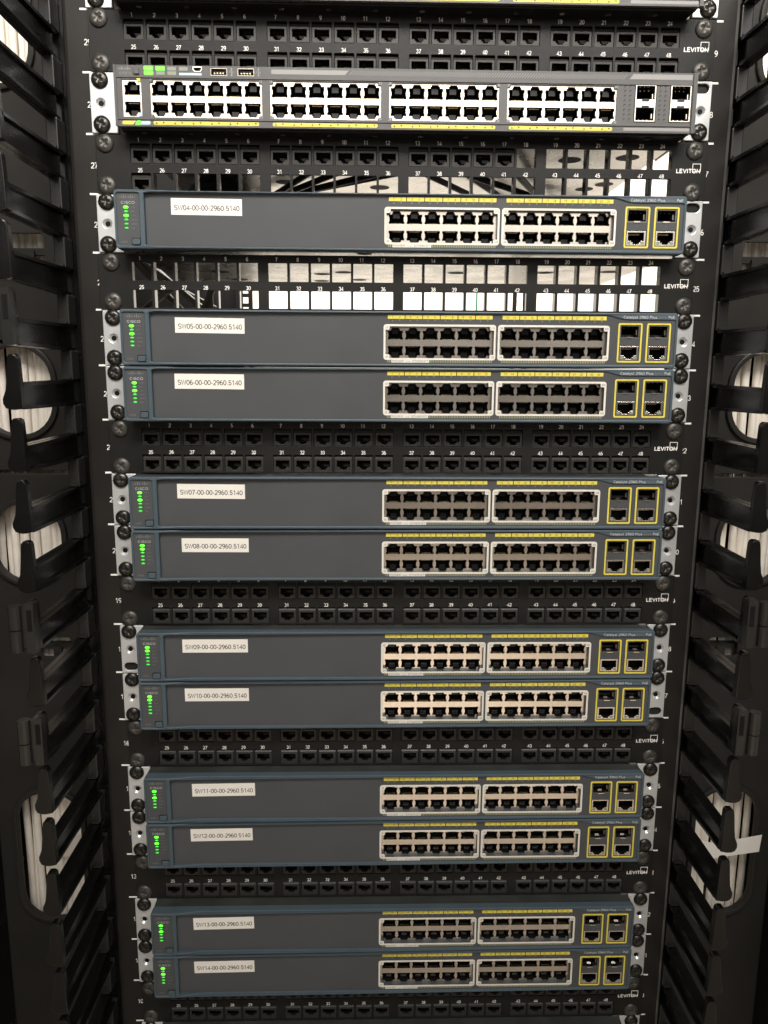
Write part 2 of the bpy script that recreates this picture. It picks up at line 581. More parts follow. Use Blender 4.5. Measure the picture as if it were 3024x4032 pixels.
def jack_mesh():
    mb = MB()
    w2, h2 = 7.45, 7.0
    hole = [(-5.6, 2.2), (-5.6, -3.4), (-3.3, -3.4), (-3.3, -4.6), (-2.1, -4.6), (-2.1, -5.7), (2.1, -5.7), (2.1, -4.6), (3.3, -4.6), (3.3, -3.4), (5.6, -3.4), (5.6, 2.2)]
    mb.arr(plate([rrect(-w2, w2, -h2, 3.9, 0.3, 2), hole], -1.5, 1.2, 0.15))
    # sloped latch ledge above the socket
    mb.add([(-w2, -1.3, 4.1), (w2, -1.3, 4.1), (w2, 0.9, 6.9), (-w2, 0.9, 6.9), (-w2, 4, 4.1), (w2, 4, 4.1), (w2, 4, 6.9), (-w2, 4, 6.9)],
           [(0, 1, 2, 3), (3, 2, 6, 7), (0, 3, 7, 4), (1, 5, 6, 2), (0, 4, 5, 1)])
    mb.shell(-8.3, 8.3, 0.1, 13, -8.0, 8.4)
    mb.cavity(-5.9, 5.9, 1.2, 10, -6.0, 2.5, 1)
    mb.add([(-1.0, 3.2, -0.9), (5.5, 3.2, -0.9), (5.5, 3.2, -3.2), (0.6, 3.2, -3.2), (-1.0, 7, -0.2), (5.5, 7, -0.2)],
           [(0, 3, 2, 1), (0, 1, 5, 4)], 2)
    for k in range(8):
        x = -3.6 + k * 1.02
        mb.add([(x, 3.5, 1.9), (x + .3, 3.5, 1.9), (x + .3, 7, -0.3), (x, 7, -0.3)], [(0, 3, 2, 1)], 3)
    return mb.mesh('jack', ['jack', 'cavity', 'jackin', 'gold'])


PANELS = {
    29: (0.6, 'all', 'black 48-port patch panel at the top, right above the grey 48-port switch'),
    27: (1.4, 'part', 'black patch panel fitted only in positions 1 to 17 and 25'),
    25: (-1.7, 'none', 'black patch panel with every opening empty and the white wall showing through'),
    22: (-0.3, 'all', 'black 48-port patch panel between the SW06 and SW07 switches'),
    19: (1.9, 'all', 'black 48-port patch panel between the SW08 and SW09 switches'),
    16: (1.8, 'all', 'black 48-port patch panel between the SW10 and SW11 switches'),
    13: (1.8, 'all', 'black 48-port patch panel between the SW12 and SW13 switches'),
    10: (1.8, 'all', 'black patch panel at the bottom edge, right below the SW14 switch'),
}
JACK = jack_mesh()
FACE, LETT, FLNG = panel_plate(), mark_mesh(), panel_flange()
for n, (dx, fill, lab) in PANELS.items():
    p = thing('patch_panel', lab, 'patch panel', (dx, 0, zu(n) + 0.3), 'patch panels in the rack')
    p.rotation_euler = (0, ROLL, 0)
    ob('faceplate', FACE, p)
    ob('maker_mark', LETT, p)
    if fill != 'all':
        ob('divider', FLNG, p)
    for row, (z0, z1) in enumerate(ROWZ):
        i = 0
        for g in OPX:
            for x in g:
                i += 1
                ob('port_number', NUMS[row * 24 + i - 1], p, (x + OPW / 2 - (0.4 if row else 0.9), -2.35, 18.0 if row else 40.4))
                if fill == 'none' or (fill == 'part' and not ((row == 0 and i <= 17) or (row == 1 and i == 1))):
                    continue
                ob('jack', JACK, p, (x + OPW / 2 + random.uniform(-.12, .12), random.uniform(-.1, .15), (z0 + z1) / 2 + random.uniform(-.15, .15)))
    for sx in (-233.0, 232.6):
        for sz in (37.5, 6.5):
            ob('screw', PANEL_SCREW, p, (sx - dx, -2.2, sz + random.uniform(-.4, .4)), random.uniform(0, 1.57))


# ------------------------------------------------------------------ shared switch pieces
def port_hole(x0, z0, w, h, upward):
    """stepped socket outline: body z0..z0+h, latch steps above or below it"""
    s1, s2, t1, t2 = 2.5, 3.3, 1.3, 2.4
    if upward:
        zt = z0 + h
        return [(x0, z0), (x0 + w, z0), (x0 + w, zt), (x0 + w - s1, zt), (x0 + w - s1, zt + t1), (x0 + w - s2, zt + t1), (x0 + w - s2, zt + t2),
                (x0 + s2, zt + t2), (x0 + s2, zt + t1), (x0 + s1, zt + t1), (x0 + s1, zt), (x0, zt)]
    return [(x0, z0), (x0 + s1, z0), (x0 + s1, z0 - t1), (x0 + s2, z0 - t1), (x0 + s2, z0 - t2), (x0 + w - s2, z0 - t2), (x0 + w - s2, z0 - t1),
            (x0 + w - s1, z0 - t1), (x0 + w - s1, z0), (x0 + w, z0), (x0 + w, z0 + h), (x0, z0 + h)]


def port_mesh(up):
    """socket interior: black walls, eight contacts, side ground springs; origin at the body's centre, front at y = 0"""
    mb = MB()
    s = 1 if up else -1
    w2 = 6.05
    zl, zh = (-3.6, 6.0) if up else (-6.0, 3.6)
    mb.cavity(-w2, w2, 0.0, 11, zl, zh, 0)
    for k in range(8):
        x = -3.6 + k * 1.02
        mb.box(x, x + 0.36, 1.0, 6.5, s * -3.5 if up else 2.9, s * -2.9 if up else 3.5, 1)
        a, b = (s * -2.9, s * -0.6)
        mb.add([(x, 5.0, a), (x + .36, 5.0, a), (x + .36, 9.5, b), (x, 9.5, b)], [(0, 1, 2, 3)], 1)
    for sx in (-1, 1):
        mb.box(sx * 6.0 - .35, sx * 6.0 + .35, -0.35, 2, -1.7, 1.7, 2)
    mb.box(-2.6, 2.6, 3.5, 4.2, s * 1.2 if up else -5.4, s * 5.4 if up else -1.2, 3)
    return mb.mesh('port', ['cavity', 'gold', 'nickel', 'plastic'])


PORT_UP, PORT_DN = port_mesh(True), port_mesh(False)


def ear_mesh(sgn):
    mb = MB()
    outl = [rrect(222.0, 242.2, 0.35, 44.1, 0.9, 3), circ(234.4, 22.1, 3.5), rrect(228.4, 240, 35.2, 42.2, 3.4), rrect(228.4, 240, 3.0, 10.0, 3.4)]
    vs, fs = plate(outl, -2.6, -0.5, 0.55)
    mb.add([(x * sgn, y, z) for x, y, z in vs], fs if sgn > 0 else [tuple(reversed(f)) for f in fs])
    # countersink of the middle hole
    n = 24
    a = circ(234.4 * sgn, 22.1, 3.6, n=n)
    b = circ(234.4 * sgn, 22.1, 2.1, n=n)
    mb.add([(x, -2.45, z) for x, z in a] + [(x, -0.9, z) for x, z in b], [(i, (i + 1) % n, n + (i + 1) % n, n + i) for i in range(n)])
    mb.add([(x, -0.7, z) for x, z in b], [tuple(range(n))], 1)
    # flange that runs back along the chassis, with a rolled corner
    x0, x1 = sorted((sgn * 222.2, sgn * 224.0))
    mb.box(x0, x1, -0.4, 60, 0.6, 43.8)
    return mb.mesh('mounting_ear', ['ear', 'cavity'])


EARS = {-1: ear_mesh(-1), 1: ear_mesh(1)}


def add_ears(root, missing=(), dz=0):
    for sgn in (-1, 1):
        e = ob('mounting_ear', EARS[sgn], root)
        for where, z in (('top', 38.7), ('bottom', 6.5)):
            if (sgn, where) in missing:
                continue
            ob('screw', EAR_SCREW, e, (sgn * 234.0 + random.uniform(-.5, .5), -2.6, z + random.uniform(-.35, .35)), random.uniform(0, 1.57))


def chassis_mesh(depth, front, holes=()):
    mb = MB()
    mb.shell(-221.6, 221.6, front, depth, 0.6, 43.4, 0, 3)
    for (x, y, r) in holes:
        c = circ(x, y, r, n=28)
        mb.add([(px, py, 0.45) for px, py in c], [tuple(reversed(range(28)))], 1)
        c2 = circ(x, y, r * 1.35, n=28)
        mb.add([(px, py, 0.52) for px, py in c2], [tuple(reversed(range(28)))], 2)
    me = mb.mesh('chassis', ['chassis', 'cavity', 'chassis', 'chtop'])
    return me


# ------------------------------------------------------------------ 24-port switches
YF, YL = -19.6, -3.2      # bezel front, and how much further the left end stands out


def wave(x):
    t = min(1, max(0, (x + 199) / 24))
    return YL * (1 - (3 * t * t - 2 * t * t * t))


def hline(x0, x1, z):
    xs = [x0]
    for s in (-205, -199, -196, -193, -190, -187, -184, -181, -178, -175, -120, 0, 100):
        if min(x0, x1) < s < max(x0, x1):
            xs.append(s)
    xs = sorted(set(xs), reverse=x1 < x0)
    return [(x, z) for x in xs]


def bezel24():
    xL, xR, zb, zt, r = -222.6, 222.8, 0.45, 43.95, 2.4
    outer = rrect(xL, xR, zb, zt, r)
    n = 5
    # insert extra points along the long edges so that the step in the bezel can bend
    o2 = outer[:n * 1]
    outer = hline(xL + r, xR - r, zb)[:-1] + outer[0:5] + outer[5:10] + hline(xR - r, xL + r, zt)[1:-1] + outer[10:15] + outer[15:20]
    # remove duplicate seam point
    outer = [p for i, p in enumerate(outer) if i == 0 or (abs(p[0] - outer[i - 1][0]) + abs(p[1] - outer[i - 1][1])) > 1e-4]
    if abs(outer[0][0] - outer[-1][0]) + abs(outer[0][1] - outer[-1][1]) < 1e-4:
        outer.pop()
    left = rrect(-220.6, -203.3, 2.7, 41.5, 1.4)
    main = []
    main += hline(-198.6, 219.0, 2.8)
    main += [(220.2, 3.2), (220.7, 4.2), (220.7, 37.4), (220.3, 38.2), (219.4, 38.5)]
    main += [(184, 38.5), (180.5, 38.6), (177.5, 39.0), (174.5, 39.7), (171.5, 40.6), (168.5, 41.4), (165.5, 41.8), (162, 41.9)]
    main += hline(150, -198.6, 41.9)
    main += [(-199.4, 41.2), (-199.4, 3.6)]
    vs, fs = plate([outer, left, main], YF, YF + 7.5, 0.7)
    mb = MB()
    mb.add([(x, y + wave(x) * min(1.0, max(0.0, (YF + 7.5 - y) / 7.5)) if True else y, z) for x, y, z in vs], fs)
    return mb.mesh('bezel', 'bezel')


BLK = (0.0, 91.9)


def notched(x0, x1, z0, z1, a=3.2, b=2.9):
    r = 0.7
    return [(x0 + a, z0), (x1 - a, z0), (x1 - a, z0 + b - r), (x1 - a + r, z0 + b), (x1, z0 + b), (x1, z1 - b), (x1 - a + r, z1 - b), (x1 - a, z1 - b + r), (x1 - a, z1),
            (x0 + a, z1), (x0 + a, z1 - b + r), (x0 + a - r, z1 - b), (x0, z1 - b), (x0, z0 + b), (x0 + a - r, z0 + b), (x0 + a, z0 + b - r)]


def face24():
    outl = [rrect(-200, 221.5, 2.0, 42.5)]
    for d in BLK:
        outl.append(notched(-12.9 + d, 74.2 + d, 7.4, 32.3))
    for d in (0, 23.2):
        outl.append(rrect(176.5 + d, 192.0 + d, 24.4, 34.2, 0.3, 2))
        outl.append(rrect(176.5 + d, 192.0 + d, 6.8, 18.0, 0.3, 2))
    mb = MB()
    mb.arr(plate(outl, YF + 1.0, YF + 5.0, 0.1))
    return mb.mesh('faceplate', 'face')


def block24():
    outl = [rrect(-13.6, 75.0, 5.0, 34.6)]
    for i in range(6):
        outl.append(port_hole(-11.0 + 14.1 * i, 22.1, 12.3, 7.0, True))
        outl.append(port_hole(-11.0 + 14.1 * i, 9.7, 12.3, 7.3, False))
    mb = MB()
    mb.arr(plate(outl, YF + 5.1, YF + 5.9))
    return mb.mesh('port_block', 'nickel')


def frame24(k):
    d = BLK[k]
    mb = MB()
    mb.arr(plate([rrect(-14.5 + d, 75.8 + d, 5.9, 33.9, 2.2), notched(-12.9 + d, 74.2 + d, 7.4, 32.3)], YF + 0.7, YF + 1.02, 0.06))
    return mb.mesh('port_frame', 'ivory')


def ticks24(k):
    d = BLK[k]
    mb = MB()
    for i in range(62):
        x = -11.2 + d + i * 1.37
        if k == 0 and -8.4 < x < 22.6:
            continue
        mb.arr(poly([(x, 4.0), (x + .55, 4.0), (x + .55, 5.7), (x, 5.7)], YF + 0.9))
    return mb.mesh('comb_print', 'paleyel')


def letters24():
    out = []        # materials: 0 faint, 1 mid, 2 ink, 3 ivory, 4 white

    def flush(name, mb):
        out.append((name, mb.mesh(name, ['faint', 'mid', 'ink', 'ivory', 'white'])))
        return MB()
    mb = MB()
    yp = YF + 0.85
    yl = YF + YL + 1.0
    # maker's mark: bars and name
    hts = [.9, 1.7, 2.9, 1.7, .9, 1.7, 2.9, 1.7, .9]
    for i, h in enumerate(hts):
        x = -218.2 + i * 1.42
        mb.arr(poly(rrect(x, x + .62, 38.2 - h * .35, 38.2 + h * .65, .2, 2), yl), mi=0)
    mb.arr(text('CISCO', 1.85, width=10.6, align='L', bold=0.05), (-217.2, yl, 34.4), 1)
    mb = flush('maker_mark', mb)
    for i, s in enumerate(('SYST', 'RPS', 'STAT', 'DUPLX', 'SPEED', 'PoE')):
        mb.arr(text(s, 1.25, align='L'), (-209.8, yl, 31.0 - i * 3.06), 0)
    mb.arr(text('MODE', 1.5, width=5.4, align='L', bold=.03), (-218.7, yl, 5.4), 0)
    mb = flush('status_lettering', mb)
    for k, d in enumerate(BLK):
        for i in range(6):
            for j in range(2):
                x, z = -11.1 + d + 14.1 * i + 3.8 + 5.7 * j, 36.9
                mb.arr(poly([(x - .7, z - .6), (x + .7, z - .6), (x, z + .7)] if j == 0 else [(x - .7, z + .7), (x + .7, z + .7), (x, z - .6)], yp), mi=0)
        mb = flush('arrow_print', mb)
        a, b = (('1X', '11X'), ('2X', '12X')) if k == 0 else (('13X', '23X'), ('14X', '24X'))
        for s_, x, z in ((a[0], -11.9, 31.3), (a[1], 73.3, 31.3), (b[0], -11.9, 8.4), (b[1], 73.3, 8.4)):
            mb.arr(text(s_, 1.5), (x + d, yp - 0.3, z), 2)
            mb = flush('corner_lettering', mb)
    mb.arr(poly(rrect(-8.0, 22.4, 3.8, 6.1), yp), mi=3)
    mb.arr(text('POWER', 1.5, width=9.2, align='L'), (-7.4, yp - .1, 4.95), 2)
    mb.arr(text('over', 1.0, width=3.6, align='L'), (3.6, yp - .1, 4.8), 2)
    mb.arr(text('ETHERNET', 1.5, width=12.6, align='L'), (9.0, yp - .1, 4.95), 2)
    mb = flush('power_lettering', mb)
    yb = YF - 0.08
    mb.arr(text('Catalyst 2960 Plus', 2.0, width=27.2, align='L', bold=.05), (178.0, yb, 40.7), 1)
    mb.arr(text('Series', 2.0, width=6.8, align='L'), (206.2, yb, 40.7), 0)
    mb.arr(text('PoE', 2.0, width=5.2, align='L', bold=.05), (214.4, yb, 40.7), 1)
    mb = flush('model_lettering', mb)
    for d, s in ((0, '1'), (23.2, '2')):
        mb.arr(text(s, 1.4), (184.2 + d, yp, 21.2), 0)
    flush('uplink_number', mb)
    return out


def strip_mesh():
    mb = MB()
    mb.arr(plate([rrect(0, 13.35, 0, 2.95, 0.15, 2)], -0.15, 0.1))
    return mb.mesh('port_number_strip', 'yellow')


def led_mesh(big):
    mb = MB()
    rx, rz = (1.95, 1.1) if big else (1.6, 0.75)
    n = 20
    vs = [(0, -0.55, 0)]
    for f, y in ((.6, -0.45), (1, 0.0), (1, 0.6)):
        vs += [(x, y, z) for x, z in circ(0, 0, rx * f, rz * f, n)]
    fs = [(0, 1 + k, 1 + (k + 1) % n) for k in range(n)]
    for i in range(2):
        fs += [(1 + i * n + k, 1 + (i + 1) * n + k, 1 + (i + 1) * n + (k + 1) % n, 1 + i * n + (k + 1) % n) for k in range(n)]
    mb.add(vs, fs)
    return mb.mesh('status_light', 'ledhi' if big else 'ledlo', smooth=True)


def button_mesh():
    mb = MB()
    mb.arr(plate([rrect(-3.1, 3.1, -2.2, 2.2, 1.0)], -1.3, 1.0, 0.4))
    mb.arr(poly(rrect(-3.8, 3.8, -2.6, 2.9, 1.2), 0.2), mi=1)
    return mb.mesh('mode_button', ['bezel', 'cavity'])


def uplink_frame():
    mb = MB()
    mb.arr(plate([rrect(174.6, 194.2, 4.9, 36.0, 1.4), rrect(175.9, 192.9, 6.2, 34.7, 0.6)], YF + 0.7, YF + 1.02, 0.06))
    return mb.mesh('uplink_frame', 'yellow')


def sfp_mesh():
    """metal cage mouth 15.5 x 9.8 mm, lower left corner at the origin, with a sprung tab at the bottom"""
    mb = MB()
    mb.arr(plate([rrect(0.1, 15.4, 0.1, 9.7), rrect(0.55, 14.95, 0.6, 9.3)], -0.1, 6), mi=4)
    mb.cavity(0.55, 14.95, 5, 22, 0.6, 9.3, 1)
    mb.box(5.2, 10.2, -1.1, 4, -0.25, 0.75, 0)
    mb.add([(5.6, 2.5, 0.9), (9.8, 2.5, 0.9), (9.2, 4.0, 2.0), (6.2, 4.0, 2.0)], [(0, 1, 2, 3)], 2)
    for k in range(4):
        mb.box(1.4 + k * 3.6, 2.0 + k * 3.6, 7, 8, 7.9, 8.6, 2)
    mb.box(13.6, 14.5, 2.5, 9, 2.4, 6.4, 2)
    mb.box(1.6, 13.8, 9, 9.5, 1.2, 3.0, 3)
    return mb.mesh('fibre_socket', ['nickel', 'cavity', 'steel', 'jack', 'steel'])


def uplink_rj():
    mb = MB()
    hole = [(1.4, 10.0), (1.4, 3.6), (3.9, 3.6), (3.9, 2.3), (5.3, 2.3), (5.3, 0.9), (10.2, 0.9), (10.2, 2.3), (11.6, 2.3), (11.6, 3.6), (14.1, 3.6), (14.1, 10.0)]
    mb.arr(plate([rrect(0.15, 15.35, 0.15, 11.05), hole], -0.2, 1.2, 0.08))
    mb.cavity(1.2, 14.3, 1.0, 12, 0.7, 10.2, 1)
    for k in range(8):
        mb.box(3.6 + k * 1.05, 4.0 + k * 1.05, 3.5, 7, 8.6, 9.5, 2)
    for x in (1.0, 11.9):
        mb.box(x, x + 2.4, -0.35, 1, 1.0, 3.0, 3)
    return mb.mesh('uplink_port', ['nickel', 'cavity', 'gold', 'ledgrey'])


B24, F24, K24 = bezel24(), face24(), block24()
FR24 = [frame24(0), frame24(1)]
TK24 = [ticks24(0), ticks24(1)]
L24 = letters24()
PAIRS = []
for q in range(12):
    mb = MB()
    for j in range(2):
        mb.arr(text(str(q * 2 + j + 1), 1.75, bold=.03), (3.8 + 5.7 * j, -0.2, 1.45))
    PAIRS.append(mb.mesh('lettering', 'ink'))
STRIP, LEDS, BTN, UPF, SFP, URJ = strip_mesh(), {True: led_mesh(True), False: led_mesh(False)}, button_mesh(), uplink_frame(), sfp_mesh(), uplink_rj()
mb = MB()
mb.arr(plate([rrect(-221.3, -202.5, 2.0, 42.2)], YF + YL + 1.2, YF + YL + 4.0))
STP = mb.mesh('status_panel', 'face')
CH24 = chassis_mesh(236, YF + 6.5)
CH24H = chassis_mesh(236, YF + 6.5, [(-71, 129, 8.5), (-75, 188, 8), (-50, 114, 8.5), (-36, 175, 8), (58, 111, 9), (141, 104, 8), (199, 93, 9), (-168, 118, 9), (-160, 180, 9), (-30, -5, 6)])


def sticker_mesh(w_, h_, code):
    def f():
        mb = MB()
        mb.arr(plate([rrect(0, w_, -h_, 0)], -0.12, 0.05))
        return mb.mesh('name_sticker', 'sticker')
    return f()


def make_switch24(n, code, label, lit, stick, missing=(), holes=False, group='slate blue 24-port switches'):
    z = zu(n)
    s = thing('network_switch', label, 'network switch', (0, 0, z + 0.3), group)
    s.rotation_euler = (0, ROLL, 0)
    ob('chassis', CH24H if holes else CH24, s)
    ob('bezel', B24, s)
    ob('status_panel', STP, s)
    ob('faceplate', F24, s)
    for nm_, me_ in L24:
        ob(nm_, me_, s)
    for i in range(6):
        ob('status_light', LEDS[(i + 1) in lit], s, (-213.7, YF + YL + 1.1, 31.0 - i * 3.06))
    ob('mode_button', BTN, s, (-206.6, YF + YL + 0.9, 5.6))
    for k, d in enumerate(BLK):
        b = ob('port_block', K24, s, (d, 0, 0))
        for i in range(6):
            ob('port', PORT_UP, b, (-11.0 + 14.1 * i + 6.15, YF + 5.9, 22.1 + 3.5))
            ob('port', PORT_DN, b, (-11.0 + 14.1 * i + 6.15, YF + 5.9, 9.7 + 3.6))
        fr = ob('port_frame', FR24[k], s)
        ob('comb_print', TK24[k], s)['kind'] = 'stuff'
        for i in range(6):
            st_ = ob('port_number_strip', STRIP, s, (-11.1 + d + 14.1 * i, YF + 0.9, 38.1))
            ob('lettering', PAIRS[k * 6 + i], st_)
    for d in (0, 23.2):
        u = ob('uplink_frame', UPF, s, (d, 0, 0))
        ob('fibre_socket', SFP, u, (176.5, YF + 1.4, 24.4))
        ob('uplink_port', URJ, u, (176.5, YF + 1.4, 6.8))
    if code:
        x0, x1, zt, zb, tilt = stick
        st = ob('name_sticker', sticker_mesh(x1 - x0, zt - zb, code), s, (x0, YF + 0.95, zt), R(tilt), 'white paper sticker printed ' + code)
        mb = MB()
        mb.arr(text(code, 3.8, width=x1 - x0 - 4.4, bold=.04), ((x1 - x0) / 2 + .2, -0.16, -(zt - zb) * 0.57))
        ob('lettering', mb.mesh('lettering', 'inkblk'), st)
    add_ears(s, missing)
    return s


A, B = (1, 3), (1, 2)
SPEC = [
    (26, 'SW04', A, (-179.7, -125.0, 38.7, 26.4, .4), ((1, 'top'),)),
    (24, 'SW05', A, (-180.2, -125.2, 38.0, 26.1, .5), ()),
    (23, 'SW06', A, (-182.2, -126.6, 38.5, 26.5, .3), ()),
    (21, 'SW07', A, (-183.7, -128.0, 38.0, 25.9, .5), ()),
    (20, 'SW08', B, (-181.7, -126.0, 36.6, 24.8, .1), ()),
    (18, 'SW09', B, (-184.6, -128.8, 37.0, 25.2, -.1), ((-1, 'bottom'),)),
    (17, 'SW10', B, (-184.1, -128.9, 37.0, 25.3, -.1), ((1, 'bottom'),)),
    (15, 'SW11', A, (-181.2, -125.6, 36.2, 24.2, -.6), ()),
    (14, 'SW12', A, (-184.0, -128.7, 36.8, 24.8, -.6), ()),
    (12, 'SW13', A, (-184.8, -129.4, 36.1, 24.1, -.9), ()),
    (11, 'SW14', A, (-185.6, -130.0, 35.2, 23.2, -.7), ()),
]
for n, nm, lit, stick, missing in SPEC:
    make_switch24(n, nm + '-00-00-2960.5140', 'slate blue 24-port network switch with a white sticker reading %s-00-00-2960.5140' % nm, lit, stick, missing, holes=(n == 26))
make_switch24(9, None, 'switch below the lowest patch panel with only its mounting ears in view', A, None)


# ------------------------------------------------------------------ 48-port switches
Y4 = -20.0
X4 = 1.4
GRP = [-195.1, -104.1, -13.1, 77.9]


def face48():
    outl = [rrect(-221.8, 224.2 - X4 * 0, 0.5, 43.5, 0.8, 2)]
    outl.append(rrect(-216.2, -201.8, 7.4, 33.4))
    for gx in GRP:
        outl.append(notched(gx, gx + 84.6, 7.2, 33.6, 2.4, 2.0))
    for sx in (176.9, 204.4):
        outl.append(rrect(sx - .5, sx + 16.3, 8.2, 35.2))
    outl.append([(-162.3, 42.8), (-162.3, 40.8), (-160.9, 38.9), (-156.5, 38.9), (-155.1, 40.8), (-155.1, 42.8)])
    for ux in (-149.1, -128.7):
        outl.append(rrect(ux, ux + 12.9, 36.6, 42.3, 0.4, 2))
    mb = MB()
    mb.arr(plate(outl, Y4, Y4 + 3.2, 0.2))
    # ribs that frame the port field, and the raised right-hand edge
    mb.box(-221.2, 221.0, Y4 - 0.7, Y4 + 0.5, 34.6, 35.5)
    mb.box(-221.2, 221.0, Y4 - 0.7, Y4 + 0.5, 5.3, 6.2)
    mb.box(221.2, 224.3, Y4 - 1.2, Y4 + 0.5, 0.6, 43.4)
    mb.box(-222.0, -220.0, Y4 - 0.9, Y4 + 0.5, 0.6, 43.4)
    # drilled dot rows
    for dx in (168.8, 172.9, 196.3, 200.4):
        for r in range(8):
            mb.arr(poly(circ(dx, 33.3 - r * 3.33, 1.0, n=14), Y4 - 0.06), mi=1)
            mb.arr(poly(circ(dx + .2, 33.0 - r * 3.33, 0.85, n=14), Y4 - 0.1), mi=0)
    return mb.mesh('faceplate', ['face48', 'cavity'])


def block48():
    outl = [rrect(-0.8, 85.4, 6.5, 34.2)]
    for i in range(6):
        outl.append(port_hole(1.1 + 14.05 * i, 22.5, 12.2, 8.0, True))
        outl.append(port_hole(1.1 + 14.05 * i, 10.6, 12.2, 7.6, False))
    mb = MB()
    mb.arr(plate(outl, Y4 + 1.2, Y4 + 2.2))
    return mb.mesh('port_block', 'nickel')


def mgmt48():
    mb = MB()
    mb.arr(plate([rrect(-0.5, 14.6, 6.8, 34.0), port_hole(1.5, 22.8, 11.8, 7.2, True), port_hole(1.5, 10.4, 11.8, 7.8, False)], Y4 + 1.0, Y4 + 2.0))
    return mb.mesh('management_block', 'nickel')


def cage48():
    mb = MB()
    mb.arr(plate([rrect(0, 15.8, 8.8, 34.8), rrect(0.8, 15.0, 23.6, 34.1), rrect(0.8, 15.0, 9.5, 19.4)], Y4 - 0.2, Y4 + 6, 0.08))
    mb.box(0.4, 15.4, Y4 - 0.5, Y4 + 1, 21.9, 24.4, 0)
    mb.box(0.4, 15.4, Y4 - 0.5, Y4 + 1, 18.8, 21.2, 0)
    mb.box(5.1, 10.6, Y4 - 0.9, Y4 + 2, 23.0, 24.8, 2)
    mb.box(5.1, 10.6, Y4 - 0.9, Y4 + 2, 18.4, 20.0, 2)
    mb.cavity(0.8, 15.0, Y4 + 5.5, Y4 + 24, 23.6, 34.1, 1)
    mb.cavity(0.8, 15.0, Y4 + 5.5, Y4 + 24, 9.5, 19.4, 1)
    for z in (32.4, 11.4):
        for k in range(4):
            mb.box(1.8 + k * 3.3, 2.7 + k * 3.3, Y4 + 6.5, Y4 + 8, z, z + .6, 0)
    for z in (25.6, 11.6):
        mb.box(13.6, 14.2, Y4 + 2, Y4 + 6, z, z + 3.5, 0)
    return mb.mesh('fibre_cage', ['nickel', 'cavity', 'jack'])


def usb48():
    mb = MB()
    mb.arr(plate([rrect(0.15, 12.75, 0.15, 5.55, .3, 2), rrect(0.7, 12.2, 0.7, 5.0)], -0.1, 3))
    mb.cavity(0.7, 12.2, 2.8, 9, 0.7, 5.0, 1)
    mb.box(1.6, 11.3, 1.2, 8, 2.7, 4.3, 1)
    for k in range(4):
        mb.box(2.5 + k * 2.2, 3.5 + k * 2.2, 1.0, 6, 1.9, 2.65, 2)
    return mb.mesh('usb_socket', ['steel', 'cavity', 'gold'])


def console48():
    mb = MB()
    o = [(0.1, 3.8), (0.1, 1.9), (1.5, 0.1), (5.7, 0.1), (7.1, 1.9), (7.1, 3.8)]
    i = [(0.7, 3.2), (0.7, 2.1), (1.8, 0.7), (5.4, 0.7), (6.5, 2.1), (6.5, 3.2)]
    mb.arr(plate([o, i], -0.3, 3))
    mb.cavity(0.6, 6.6, 2.8, 8, 0.6, 3.3, 1)
    return mb.mesh('console_socket', ['nickel', 'cavity'])


MT['faint48'] = mat('hatched_print', (0.165, 0.162, 0.158, 1), 0.5)


